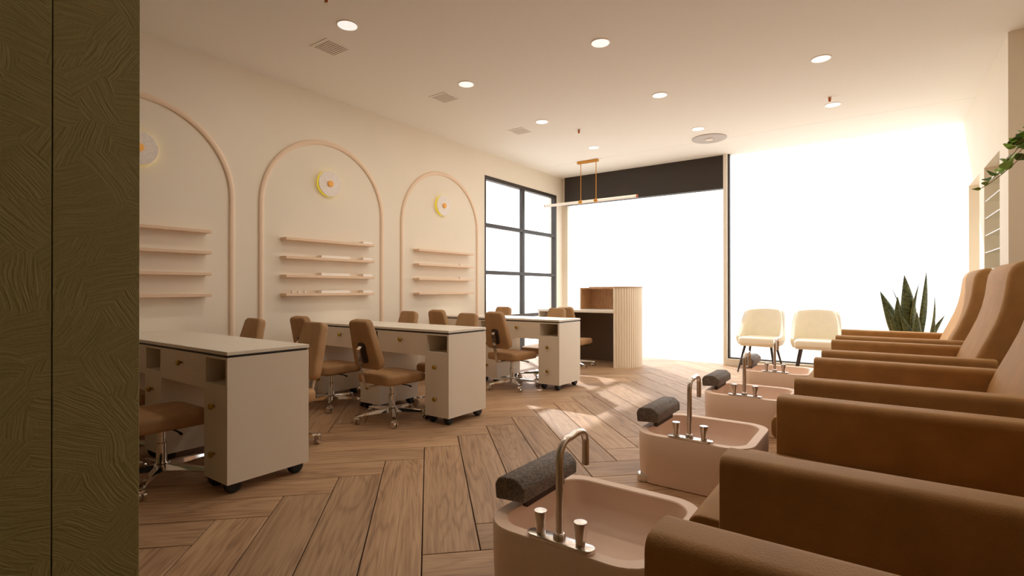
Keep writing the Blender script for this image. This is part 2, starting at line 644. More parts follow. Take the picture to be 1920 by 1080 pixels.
# ------------------------------------------------------------------ ceiling and walls
c = MB()
c.box(XL - T, XN + T, YB - T, 7.035, H, H + 0.12)
c.box(XL - T, XN + T, 7.04, YF + 0.12, H, H + 0.12)
c.box(XL - T, XN + T, YB - T, YF + 0.12, H + 0.12, H + 0.2)
structure(c.build('ceiling', M['ceiling'], smooth=False))

WY0, WY1, WZ1 = 5.73, 7.73, 2.74      # window in the left wall
w = MB()
w.box(XL - T, XL, YB - T, WY0, -0.02, H)
w.box(XL - T, XL, WY1, YF + 0.05, -0.02, H)
w.box(XL - T, XL, WY0, WY1, WZ1, H)
structure(w.build('wall_left', M['wall'], smooth=False))
structure(MB().box(XL, XN, YB - T, YB, -0.02, H).build('wall_back', M['plaster_back'], smooth=False))
structure(MB().box(XN, XN + T, YB - T, YJ, -0.02, H).build('wall_right', M['wall'], smooth=False))

# right wall beside the window, with two shelved niches
NZ0, NZ1, NX = 0.32, 2.243, 1.08
n1 = (5.75, 6.52)
n2 = (6.80, 7.55)
w = MB()
XO = XN + T
w.box(XR, XO, YJ, n1[0], -0.02, H)
w.box(XR, XO, n1[1], n2[0], -0.02, H)
w.box(XR, XO, n2[1], YF + 0.12, -0.02, H)
for n in (n1, n2):
    w.box(XR, XO, n[0], n[1], -0.02, NZ0)
    w.box(XR, XO, n[0], n[1], NZ1, H)
    w.box(NX, XO, n[0], n[1], NZ0, NZ1)
structure(w.build('wall_right_niches', M['wall'], smooth=False))
ords = ['topmost', 'second', 'third', 'fourth', 'fifth', 'sixth', 'seventh', 'eighth', 'ninth', 'tenth', 'lowest']
for ni, (n, where) in enumerate(((n1, 'niche nearest the brown chairs'), (n2, 'niche beside the front window'))):
    for k in range(11):
        z = 2.085 - 0.1605 * k
        if ni == 1:
            continue
        t = thing('glass_shelf', f'{ords[k]} glass shelf in the wall {where}', 'shelf', (0, 0, 0), 0, 'glass shelves in the niches')
        MB().box(XR + 0.012, NX - 0.002, n[0] + 0.002, n[1] - 0.002, z - 0.004, z + 0.004).build('pane', M['shelf_glass'], t, smooth=False)
        MB().box(XR + 0.006, XR + 0.012, n[0] + 0.002, n[1] - 0.002, z - 0.0035, z + 0.0035).build('lit_edge', M['shelf_edge'], t, smooth=False)

# olive plaster partition by the camera
GX, GY = -1.20, 0.396
p = structure(MB().box(GX - 0.16, GX - 0.012, YB, GY - 0.004, -0.01, H).build('wall_partition', M['joint_black'], smooth=False))
seams = [YB, -1.69, -0.72, 0.263, GY]
for y0, y1 in zip(seams[:-1], seams[1:]):
    MB().box(GX - 0.012, GX, y0 + 0.0010, y1 - (0.0010 if y1 < GY else 0), 0.0, H, 0.0006, 1).build('panel', M['plaster'], p, smooth=False)
MB().box(GX - 0.16, GX - 0.0125, GY - 0.004, GY, 0.0, H).build('end_cap', M['plaster'], p, smooth=False)

# glazed front: dark fascia, pillar, sill, panes
structure(MB().box(-4.53, -1.85, YF, YF + 0.12, 2.585, H).build('wall_front', M['header'], smooth=False))
structure(MB().box(-1.85, -1.80, YF - 0.06, YF + 0.10, -0.02, H).build('trim_4', M['pillar'], smooth=False))
structure(MB().box(XL, -4.50, YF + 0.05, YF + 0.12, -0.02, H).build('trim_5', M['pillar'], smooth=False))
structure(MB().box(-1.80, XR, YF - 0.06, YF + 0.12, -0.02, 0.095, 0.003, 1).build('trim_6', M['pillar'], smooth=False))
w2 = structure(MB().box(-4.50, -1.85, YF + 0.055, YF + 0.065, 0.0, 2.585).build('window_2', M['glass'], smooth=False), 'tall clear pane below the dark fascia')
w3 = structure(MB().box(-1.77, XR, YF + 0.022, YF + 0.032, 0.11, H).build('window_3', M['glass'], smooth=False), 'full-height clear front pane')
MB().box(-1.80, -1.775, YF - 0.01, YF + 0.06, 0.095, H).build('window_frame', M['frame'], w3, smooth=False)
MB().box(-1.775, XR, YF - 0.01, YF + 0.06, 0.095, 0.112).build('window_frame', M['frame'], w3, smooth=False)

# gridded side window
rows = [WZ1 - 0.055, 2.03, 1.345, 0.685, 0.02]
FB = 0.055
fx0, fx1 = XL - 0.07, XL + 0.005
ymid = 6.72
f = MB()
f.box(fx0, fx1, WY0, WY1, WZ1 - FB, WZ1)
f.box(fx0, fx1, WY0, WY1, -0.01, 0.04)
f.box(fx0, fx1, WY0, WY0 + 0.03, 0.04, WZ1 - FB)
f.box(fx0, fx1, WY1 - FB, WY1, 0.04, WZ1 - FB)
w1 = structure(f.build('window_1', M['frame'], smooth=False), 'black gridded floor-length side window')
MB().box(fx0 + 0.01, fx1 - 0.005, ymid - 0.03, ymid + 0.03, 0.04, WZ1 - FB).build('mullion', M['frame'], w1, smooth=False)
for z in rows[1:4]:
    for ya, yb in ((WY0 + 0.03, ymid - 0.03), (ymid + 0.03, WY1 - FB)):
        MB().box(fx0 + 0.01, fx1 - 0.005, ya, yb, z - 0.027, z + 0.027).build('glazing_bar', M['frame'], w1, smooth=False)
zs = [WZ1 - FB] + rows[1:4] + [0.04]
for k in range(4):
    for ya, yb in ((WY0 + 0.03, ymid - 0.03), (ymid + 0.03, WY1 - FB)):
        za = zs[k] - (0.027 if k else 0)
        zb = zs[k + 1] + (0.027 if k < 3 else 0)
        MB().box(XL - 0.035, XL - 0.029, ya, yb, zb, za).build('pane', M['glass'], w1, smooth=False)

# ground outside
structure(MB().box(-30, 22, YF + 0.12, 40, -0.14, -0.03).build('pavement_front', M['pavement'], smooth=False))
structure(MB().box(-30, XL - T, -6, YF + 0.12, -0.14, -0.03).build('pavement_side', M['pavement'], smooth=False))

# ------------------------------------------------------------------ arched mouldings on the left wall
ARCH = [1.503, 3.163, 4.862]
RO, WID, TOP = 0.725, 0.05, 2.617
for k, yc in enumerate(ARCH):
    rm = RO - WID / 2
    zs_ = TOP - RO
    path = [(yc - rm, 0.0, (-1, 0))]
    path += [(yc - rm, zs_ * i / 6, (-1, 0)) for i in range(1, 6)]
    for i in range(49):
        a = PI - PI * i / 48
        path.append((yc + rm * math.cos(a), zs_ + rm * math.sin(a), (math.cos(a), math.sin(a))))
    path += [(yc + rm, zs_ * (5 - i) / 6, (1, 0)) for i in range(6)]
    rings = []
    for y, z, nrm in path:
        ring = []
        for q in range(9):
            a = PI * q / 8
            ring.append((XL + 0.017 * math.sin(a) ** 0.6, y + nrm[0] * WID / 2 * math.cos(a), z + nrm[1] * WID / 2 * math.cos(a)))
        ring.append((XL - 0.004, y - nrm[0] * WID / 2, z - nrm[1] * WID / 2))
        ring.append((XL - 0.004, y + nrm[0] * WID / 2, z + nrm[1] * WID / 2))
        rings.append(ring)
    structure(MB().ring_loft(rings).build(f'trim_{k + 1}', M['moulding'], angle=50), ['round-topped beige moulding by the olive partition', 'round-topped beige moulding, middle of three', 'round-topped beige moulding next to the gridded window'][k])
arch_name = ['arch beside the olive partition', 'middle arch', 'arch beside the gridded window']

# shelves in the arches
SZ = [1.578, 1.402, 1.226, 1.050]
shelf_y = [(0.92, 1.995), (2.65, 3.68), (4.349, 5.375)]
for k, (y0, y1) in enumerate(shelf_y):
    for q, z in enumerate(SZ):
        s = MB().box(XL, XL + 0.102, y0, y1, z - 0.013, z + 0.013, 0.002, 1).build('wall_shelf', M['shelf'], smooth=False)
        tag(s, f"{['topmost', 'second', 'third', 'lowest'][q]} narrow beige shelf in the {arch_name[k]}", 'shelf', 'shelves in the arches')
pos = ['topmost', 'second', 'third', 'lowest']
def tray(y0, y1, z, label, h=0.026):
    m = MB()
    m.box(XL + 0.012, XL + 0.080, y0, y1, z, z + 0.004)
    m.box(XL + 0.076, XL + 0.080, y0, y1, z + 0.004, z + h)
    m.box(XL + 0.012, XL + 0.016, y0, y1, z + 0.004, z + h)
    m.box(XL + 0.016, XL + 0.076, y0, y0 + 0.004, z + 0.004, z + h)
    m.box(XL + 0.016, XL + 0.076, y1 - 0.004, y1, z + 0.004, z + h)
    tag(m.build('display_tray', M['acrylic'], smooth=False), label, 'tray', 'trays on the arch shelves')
for q in (1, 2, 3):
    tray(3.037, 3.373, SZ[q] + 0.013, f'long low pale tray on the {pos[q]} shelf of the middle arch')
for q in range(4):
    tray(3.545, 3.665, SZ[q] + 0.013, f'short low pale tray at the end of the {pos[q]} shelf, middle arch')
def jar(y, z, label, s=1.0):
    t = thing('polish_jar', label, 'jar', (XL + 0.06, y, z), 0, 'small jars on the arch shelves')
    MB().lathe((0, 0, 0), (0, 0, 1), [(0.010 * s, 0), (0.013 * s, 0.003), (0.013 * s, 0.016 * s), (0.008 * s, 0.02 * s)], 14).build('jar_body', M['white'], t)
    MB().lathe((0, 0, 0.02 * s), (0, 0, 1), [(0.008 * s, 0), (0.0075 * s, 0.010 * s)], 14).build('cap', M['acrylic'], t)
for y, nm in ((2.735, 'first'), (2.80, 'second'), (2.865, 'third')):
    jar(y, SZ[3] + 0.013, f'tiny white jar, {nm} on the lowest shelf of the middle arch')
for q in (1, 2):
    jar(5.13, SZ[q] + 0.013, f'tiny white jar alone on the {pos[q]} shelf by the gridded window', 1.1)

# round wall lights in the arches
def wall_light(y, label):
    t = thing('wall_light', label, 'wall light', (XL, y, 2.178), 0, 'round wall lights')
    MB().cyl((0, 0, 0), (0.030, 0, 0), 0.127, n=48).build('glow_ring', M['glow_yellow'], t)
    MB().lathe((0.030, 0, 0), (1, 0, 0), [(0.126, 0), (0.130, 0.001), (0.130, 0.008), (0.128, 0.010), (0.001, 0.0105)], 48).build('marble_disc', M['marble'], t)
    MB().lathe((0.040, 0, 0), (1, 0, 0), [(0.031, 0), (0.031, 0.012), (0.028, 0.015), (0.001, 0.016)], 24).build('centre_knob', M['amber'], t)
for k, y in enumerate((1.50, 3.163, 4.85)):
    wall_light(y, f'round white marble wall light with amber centre in the {arch_name[k]}')

# ------------------------------------------------------------------ ceiling fittings
gx = [-3.222, -1.810, -0.405]
gy = [2.38, 3.73, 5.085, 6.425]  # out-of-view positions continue the grid, added to light the near end
rowname = {0: 'arched wall', 1: 'aisle', 2: 'brown chairs'}
LAMP = bpy.data.lights.new('lamp_light', 'AREA')
LAMP.shape = 'DISK'
LAMP.size = 0.13
LAMP.energy = 4.6
LAMP.color = (1.0, 0.89, 0.75)
def downlight(x, y, label):
    t = thing('downlight', label, 'ceiling light', (x, y, H), 0, 'recessed downlights')
    MB().lathe((0, 0, 0.002), (0, 0, -1), [(0.080, 0), (0.080, 0.004), (0.072, 0.007), (0.070, 0.004)], 32).build('trim_ring', M['lamp_trim'], t)
    MB().lathe((0, 0, 0.0), (0, 0, -1), [(0.0695, 0), (0.0695, 0.006), (0.001, 0.0062)], 32).build('lamp_face', M['lamp_face'], t)
    l = bpy.data.objects.new('lamp_light', LAMP)
    COL.objects.link(l)
    l.parent = t
    l.location = (0, 0, -0.012)
nth = ['first', 'second', 'third', 'fourth', 'fifth']
for i, x in enumerate(gx):
    for j, y in enumerate(gy):
        n = nth[3 - j]
        downlight(x, y, f'round white downlight, {n} from the front glass in the row above the {rowname[i]}')

def ceiling_vent(x, y, label):
    t = thing('ceiling_vent', label, 'vent', (x, y, H), 0, 'square ceiling vents')
    MB().box(-0.098, 0.098, -0.098, 0.098, -0.0015, 0.001).build('backing', M['vent_shade'], t, smooth=False)  # flat backing, its brown stands in for shade between the slats
    f = MB()
    f.box(-0.115, 0.115, -0.115, -0.098, -0.0045, 0.001)
    f.box(-0.115, 0.115, 0.098, 0.115, -0.0045, 0.001)
    f.box(-0.115, -0.098, -0.098, 0.098, -0.0045, 0.001)
    f.box(0.098, 0.115, -0.098, 0.098, -0.0045, 0.001)
    f.build('frame', M['vent'], t, smooth=False)
    for k in range(9):
        yy = -0.098 + 0.196 * (k + 0.5) / 9
        MB().box(-0.098, 0.098, yy - 0.0070, yy + 0.0060, -0.0030, -0.0012).build('slat', M['vent'], t, smooth=False)
for y, nm in ((2.52, 'third'), (3.865, 'second'), (5.23, 'first')):
    ceiling_vent(-3.63, y, f'square slatted ceiling vent, {nm} from the gridded window')

t = thing('ceiling_diffuser', 'round grey air diffuser in the ceiling near the front glass', 'diffuser', (-1.805, 6.92, H))
MB().lathe((0, 0, 0.001), (0, 0, -1), [(0.215, 0), (0.215, 0.010), (0.205, 0.014), (0.15, 0.008), (0.06, 0.014), (0.055, 0.010), (0.001, 0.010)], 48).build('dish', M['diffuser'], t)
MB().lathe((0, 0, -0.009), (0, 0, -1), [(0.048, 0), (0.048, 0.012), (0.001, 0.014)], 32).build('centre_cap', M['lamp_trim'], t)

def sprinkler(x, y, label):
    t = thing('sprinkler', label, 'sprinkler', (x, y, H), 0, 'copper ceiling sprinklers')
    MB().lathe((0, 0, 0.001), (0, 0, -1), [(0.022, 0), (0.022, 0.004), (0.016, 0.007)], 20).build('escutcheon', M['lamp_trim'], t)
    MB().lathe((0, 0, -0.006), (0, 0, -1), [(0.014, 0), (0.014, 0.018), (0.010, 0.02), (0.012, 0.036), (0.008, 0.042)], 16).build('sprinkler_body', M['copper'], t)
    MB().lathe((0, 0, -0.048), (0, 0, -1), [(0.006, -0.002), (0.017, 0.004), (0.017, 0.006), (0.001, 0.007)], 16).build('deflector', M['white'], t)
sprinkler(-3.015, 2.06, 'small copper sprinkler in the ceiling by the olive partition')
sprinkler(-3.010, 5.60, 'small copper sprinkler in the ceiling towards the linear pendant')
sprinkler(-0.415, 6.16, 'small copper sprinkler in the ceiling over the brown chairs')

t = thing('linear_pendant', 'slim white tube pendant on two gold rods over the reception desk', 'pendant light', (0, 7.03, H))
MB().box(-3.80, -3.45, -0.025, 0.025, -0.035, 0.001, 0.003, 1).build('canopy', M['gold'], t, smooth=False)
for x in (-3.745, -3.485):
    MB().cyl((x, 0, -0.034), (x, 0, -0.60), 0.006, n=10).build('rod', M['gold'], t)
    MB().cyl((x - 0.027, 0, -0.625), (x + 0.027, 0, -0.625), 0.028, n=20).build('clamp', M['gold'], t)
MB().cyl((-4.39, 0, -0.625), (-2.845, 0, -0.625), 0.022, n=20).build('tube', M['pendant'], t)
for a, b in ((-4.40, -4.39), (-2.845, -2.828)):
    MB().cyl((a, 0, -0.625), (b, 0, -0.625), 0.023, n=20).build('end_cap', M['copper'], t)

# ------------------------------------------------------------------ manicure desks
DX1 = -2.805
PED = [(-3.07, -2.805), (-3.91, -3.65), (-4.592, -4.50)]
BAY = [(-3.65, -3.07), (-4.50, -3.91)]
DD = 0.475
Z0, ZT = 0.060, 0.735
def knob(parent, x, z, y=0.0):
    return MB().lathe((x, y, z), (0, -1, 0), [(0.007, 0), (0.007, 0.010), (0.016, 0.014), (0.0185, 0.021), (0.015, 0.029), (0.001, 0.031)], 16).build('knob', M['brass'], parent)
def caster_ball(parent, x, y):
    m = MB()
    m.lathe((x - 0.024, y, 0.046), (1, 0, 0), [(0.001, 0), (0.032, 0.0), (0.043, 0.008), (0.046, 0.018), (0.046, 0.030), (0.043, 0.040), (0.032, 0.048), (0.001, 0.048)], 22)
    m.cyl((x, y, 0.045), (x, y, Z0 + 0.004), 0.014, n=10)
    return m.build('caster', M['black'], parent)
def make_desk(y, label):
    t = thing('manicure_desk', label, 'desk', (0, y, 0), 0, 'double manicure desks')
    MB().box(-4.594, DX1 + 0.002, -0.004, DD + 0.004, 0.748, 0.768, 0.002, 1).build('tabletop', M['desk_top'], t, smooth=False)
    MB().box(-4.590, DX1 - 0.008, 0.008, DD - 0.008, ZT - 0.001, 0.749).build('shadow_strip', M['black'], t, smooth=False)  # recessed filler painted black in place of the gap's shade
    for x0, x1 in PED:
        b = MB()
        th = 0.018
        b.box(x0, x0 + th, 0.0, DD, Z0, ZT)                       # sides
        b.box(x1 - th, x1, 0.0, DD, Z0, ZT)
        b.box(x0 + th, x1 - th, DD - th, DD, Z0, ZT)              # back
        b.box(x0 + th, x1 - th, 0.0, DD - th, ZT - 0.012, ZT)     # lid
        b.box(x0 + th, x1 - th, 0.0, DD - th, 0.560, 0.585)       # niche floor
        b.box(x0 + th, x1 - th, 0.010, DD - th, Z0, Z0 + th)
        ped = b.build('pedestal', M['desk'], t, smooth=False)
        for za, zb in ((0.3081, 0.5598), (Z0, 0.3079)):
            MB().box(x0 + th + 0.0004, x1 - th - 0.0004, 0.0, 0.018, za, zb).build('drawer', M['desk'], ped, smooth=False)
            knob(ped, (x0 + x1) / 2 - 0.01 if x1 - x0 > 0.2 else (x0 + x1) / 2, 0.5 * (za + zb) + (0.03 if za > 0.2 else 0.02))
        for cx in ((x0 + 0.045, x1 - 0.045) if x1 - x0 > 0.2 else ((x0 + x1) / 2,)):
            for cy in (0.05, DD - 0.06):
                caster_ball(t, cx, cy)
    for x0, x1 in BAY:
        d = MB().box(x0, x1, 0.001, DD - 0.03, 0.548, ZT).build('centre_drawer', M['desk'], t, smooth=False)
        knob(d, (x0 + x1) / 2, 0.668, 0.001)
    return t
DESK_Y = [1.322, 3.035, 4.775]
make_desk(DESK_Y[0], 'ivory double manicure desk on casters, the one next to the olive partition')
make_desk(DESK_Y[1], 'ivory double manicure desk on casters, middle one of three')
make_desk(DESK_Y[2], 'ivory double manicure desk on casters, the one next to the reception desk')

# ------------------------------------------------------------------ tan swivel chairs (front = +Y)
def make_office_chair():
    t = thing('swivel_chair', '', 'chair', (0, 0, 0), 0, 'tan swivel chairs')
    # seat: rounded slab, softly crowned
    pl = round_poly([(-0.205, -0.215), (0.205, -0.215), (0.225, 0.205), (-0.225, 0.205)], 0.07, 6)
    s = MB().prism(pl, 'Z', 0.325, 0.405, 0.024, 4)
    for v in s.bm.verts:
        if v.co.z > 0.36:
            v.co.z += 0.012 * (1 - min(1, (v.co.x / 0.22) ** 2)) - 0.02 * max(0, (v.co.y - 0.1) / 0.11) ** 2
    s.build('seat', M['tan'], t, angle=60)
    # backrest: trapezoid pad, leaning back
    pl = round_poly([(-0.165, 0.0), (0.165, 0.0), (0.115, 0.41), (-0.115, 0.41)], [0.06, 0.06, 0.05, 0.05], 6)
    b = MB().prism(pl, 'Y', -0.035, 0.035, 0.02, 4)
    lean = math.radians(15)
    b.transform(Matrix.Translation((0, -0.225, 0.462)) @ Matrix.Rotation(lean, 4, 'X'))
    back = b.build('backrest', M['tan'], t, angle=60)
    mt = round_poly([(-0.042, 0.06), (0.042, 0.06), (0.042, 0.23), (-0.042, 0.23)], 0.03, 5)
    m = MB().prism(mt, 'Y', -0.047, -0.034, 0.004, 2)
    m.transform(Matrix.Translation((0, -0.225, 0.462)) @ Matrix.Rotation(lean, 4, 'X'))
    m.build('back_mount', M['tan_dark'], back)
    # chrome stem: flat bar under the seat, bent up behind the back
    R3 = Matrix.Translation((0, -0.225, 0.462)) @ Matrix.Rotation(lean, 4, 'X')
    top = R3 @ Vector((0, -0.075, 0.185))
    path = [Vector((0, -0.06, 0.312)), Vector((0, -0.20, 0.308)), Vector((0, -0.262, 0.314)), Vector((0, -0.285, 0.345)),
            Vector((0, -0.300, 0.42)), top + Vector((0, 0.004, -0.03)), top, R3 @ Vector((0, -0.045, 0.200))]
    rings = []
    for i, pnt in enumerate(path):
        tan = (path[min(i + 1, len(path) - 1)] - path[max(i - 1, 0)]).normalized()
        nrm = Vector((1, 0, 0)).cross(tan).normalized()
        rings.append([pnt + Vector((sx * 0.019, 0, 0)) + nrm * (sy * 0.006) for sx, sy in ((-1, -1), (1, -1), (1, 1), (-1, 1))])
    MB().ring_loft(rings).build('back_stem', M['chrome'], t, angle=40)
    # seat plate and lever
    MB().box(-0.09, 0.09, -0.10, 0.10, 0.300, 0.326, 0.006, 1).build('seat_plate', M['chrome'], t)
    MB().tube([(0.06, 0.02, 0.306), (0.17, 0.02, 0.304), (0.21, 0.02, 0.298)], [0.005, 0.005, 0.008], 8).build('lever', M['black'], t)
    # column
    MB().lathe((0, 0, 0.10), (0, 0, 1), [(0.034, 0), (0.027, 0.02), (0.027, 0.12), (0.020, 0.122), (0.020, 0.202)], 20).build('column', M['chrome'], t)
    # five-star base
    hub = MB().lathe((0, 0, 0.060), (0, 0, 1), [(0.030, 0), (0.046, 0.008), (0.044, 0.036), (0.032, 0.046)], 24).build('base_hub', M['chrome'], t)
    for k in range(5):
        a = math.radians(-38 + 72 * k)
        rings = []
        for d, hw, z0, z1 in ((0.030, 0.024, 0.066, 0.102), (0.12, 0.021, 0.070, 0.096), (0.24, 0.017, 0.066, 0.082), (0.300, 0.016, 0.062, 0.074), (0.310, 0.012, 0.062, 0.070)):
            rings.append([(d, -hw, z0), (d, hw, z0), (d, hw * 0.75, z1), (d, -hw * 0.75, z1)])
        MB().ring_loft(rings).transform(Matrix.Rotation(a, 4, 'Z')).build('base_leg', M['chrome'], t, angle=40)
        cm = MB()
        for sy in (-1, 1):
            cm.cyl((0, sy * 0.006, 0.026), (0, sy * 0.021, 0.026), 0.026, 0.024, n=18)
        cm.box(-0.016, 0.020, -0.0245, 0.0245, 0.030, 0.056, 0.006, 1)
        cm.cyl((0, 0, 0.045), (0, 0, 0.068), 0.008, n=8)
        cm.transform(Matrix.Rotation(a, 4, 'Z') @ Matrix.Translation((0.292, 0, 0)) @ Matrix.Rotation(math.radians(40), 4, 'Z'))
        cm.build('caster', M['chrome'], t)
    return t
proto = make_office_chair()
desk_nm = ['desk by the partition', 'middle desk', 'desk by the reception']
bayx = [-3.355, -4.205]
baynm = ['aisle bay', 'wall bay']
first = True
for r, y in enumerate(DESK_Y):
    for b_, x in enumerate(bayx):
        for side in (0, 1):
            if side == 0:
                loc, rz, nm = (x, y - 0.105, 0), 0.0, 'back to the partition'
            else:
                loc, rz, nm = (x, y + DD + 0.085, 0), PI, 'back to the reception'
            lab = f'tan swivel chair, {baynm[b_]} of the {desk_nm[r]}, {nm}'
            if first:
                proto.location, proto.rotation_euler = loc, (0, 0, rz)
                proto['label'] = lab
                first = False
            else:
                copy_thing(proto, loc, rz, lab)
copy_thing(proto, (-3.55, 6.45, 0), 0.12, 'tan swivel chair drawn up to the reception desk worktop')

# ------------------------------------------------------------------ reception desk
RC = thing('reception_desk', 'curved fluted oak reception desk with white worktop and open shelf box', 'desk', (0, 0, 0))
cx, cy, rr = -3.12, 6.98, 0.352
RH = 1.125
yb = cy + rr
def arc(rad, a0, a1, n):
    return [(cx + rad * math.cos(math.radians(a0 + (a1 - a0) * i / n)), cy + rad * math.sin(math.radians(a0 + (a1 - a0) * i / n))) for i in range(n + 1)]
A_ST = -75
outer = arc(rr - 0.012, A_ST, 90, 40) + [(-3.73, yb - 0.012)]
inner = [(-3.73, yb - 0.04)] + arc(rr - 0.04, 90, A_ST, 40)
MB().prism(outer + inner, 'Z', 0.0, RH).build('curved_panel', M['oak_pale'], RC)
# low part of the front, left of the shelf box
MB().prism([(-4.27, yb - 0.04), (-3.73, yb - 0.04), (-3.73, yb - 0.012), (-4.27, yb - 0.012)], 'Z', 0.0, 0.79).build('low_panel', M['oak_pale'], RC, smooth=False)
# flutes
step = math.degrees(0.037 / rr)
k = 0
flute = MB().cyl((0, 0, 0.0), (0, 0, RH), 0.018, n=12).mesh('flute', M['oak_pale'])
flute_low = MB().cyl((0, 0, 0.0), (0, 0, 0.79), 0.018, n=12).mesh('flute', M['oak_pale'])
a = A_ST + step / 2
while a < 90:
    o = link('flute', flute, RC)
    o.location = (cx + (rr - 0.012) * math.cos(math.radians(a)), cy + (rr - 0.012) * math.sin(math.radians(a)), 0)
    a += step
x = cx - 0.017
while x > -4.26:
    o = link('flute', flute if x > -3.72 else flute_low, RC)
    o.location = (x, yb - 0.012, 0)
    x -= 0.037
# oak cap on the curve
cap = arc(rr + 0.012, A_ST - 1.5, 90, 40) + [(-3.735, yb + 0.012), (-3.735, yb - 0.05)] + arc(rr - 0.05, 90, A_ST - 1.5, 40)
MB().prism(cap, 'Z', RH, RH + 0.014).build('oak_cap', M['oak'], RC, smooth=False)
# shelf box
bx = MB()
bx.box(-3.73, -3.712, 6.98, yb - 0.04, 0.80, RH)
bx.box(-3.712, -3.0, yb - 0.06, yb - 0.041, 0.80, RH)
bx.box(-3.712, -3.0, 6.98, yb - 0.06, RH - 0.02, RH)
bx.build('shelf_box', M['oak'], RC, smooth=False)
# worktop
MB().box(-4.27, -3.03, 6.62, 7.0, 0.765, 0.800, 0.004, 1).build('worktop', M['desk_top'], RC, smooth=False)
MB().box(-4.268, -2.92, 7.0, yb - 0.041, 0.765, 0.7995).build('worktop', M['desk_top'], RC, smooth=False)
# modesty panel (knee-space shade painted into its brown) and white drawer unit
MB().box(-4.0, -2.90, yb - 0.065, yb - 0.042, 0.0, 0.765).build('back_panel', M['desk_shade'], RC, smooth=False)
inn = arc(rr - 0.042, 86, A_ST, 30)
inn2 = arc(rr - 0.056, A_ST, 86, 30)
MB().prism(inn + inn2, 'Z', 0.0, 0.765).build('inner_lining', M['desk_shade'], RC)
u = MB()
u.box(-4.268, -4.250, 6.64, yb - 0.045, 0.0, 0.765)
u.box(-4.018, -4.0, 6.64, yb - 0.045, 0.0, 0.765)
u.box(-4.25, -4.018, 6.66, yb - 0.045, 0.0, 0.62)
u.box(-4.25, -4.018, yb - 0.07, yb - 0.045, 0.62, 0.765)
du = u.build('drawer_unit', M['desk'], RC, smooth=False)
for za, zb in ((0.02, 0.31), (0.315, 0.605)):
    MB().box(-4.248, -4.02, 6.642, 6.66, za, zb).build('drawer', M['desk'], du, smooth=False)

# ------------------------------------------------------------------ pedicure chairs (facing -X)
def make_spa_chair():
    t = thing('pedicure_chair', '', 'armchair', (0, 0, 0), 0, 'brown pedicure chairs')
    W, ta = 1.02, 0.128       # local y from 0 to W
    for y0 in (0.0, W - ta):
        pl = round_poly([(y0, 0.03), (y0 + ta, 0.03), (y0 + ta, 0.672), (y0, 0.672)], [0.01, 0.01, 0.034, 0.034], 6)
        MB().prism(pl, 'X', -0.335, 0.575, 0.006, 2).build('arm', M['brown'], t, angle=40)
    # seat
    pl = round_poly([(-0.455, 0.335), (-0.455, 0.455), (0.50, 0.432), (0.50, 0.335)], [0.045, 0.045, 0.02, 0.01], 6)
    MB().prism(pl, 'Y', ta + 0.004, W - ta - 0.004, 0.02, 3).build('seat', M['brown'], t, angle=50)
    # S-curved backrest
    front = [(0.430, 0.40), (0.440, 0.50), (0.462, 0.60), (0.492, 0.68), (0.535, 0.78), (0.575, 0.88), (0.602, 0.97), (0.620, 1.06), (0.629, 1.14),
             (0.638, 1.20), (0.655, 1.238), (0.680, 1.262), (0.712, 1.274), (0.742, 1.274), (0.768, 1.262), (0.784, 1.24), (0.788, 1.20)]
    rear = [(0.782, 1.10), (0.768, 1.00), (0.742, 0.90), (0.708, 0.80), (0.672, 0.70), (0.640, 0.58), (0.620, 0.46), (0.612, 0.36), (0.44, 0.34)]
    MB().prism(front + rear, 'Y', ta + 0.004, W - ta - 0.004, 0.03, 4).build('backrest', M['brown'], t, angle=50)
    # base
    MB().box(-0.24, 0.56, ta + 0.01, W - ta - 0.01, 0.0, 0.336, 0.01, 2).build('base', M['chair_body'], t)
    return t
sp = make_spa_chair()
nm = ['fifth', 'fourth', 'third', 'second', 'first']
for k in range(5):
    lab = f'brown leather pedicure armchair with tall back, {nm[k]} from the snake plant'
    y = 1.370 + 1.405 * (k - 1)
    if k == 0:
        sp.location = (0, y, 0)
        sp['label'] = lab
    else:
        copy_thing(sp, (0, y, 0), None, lab)

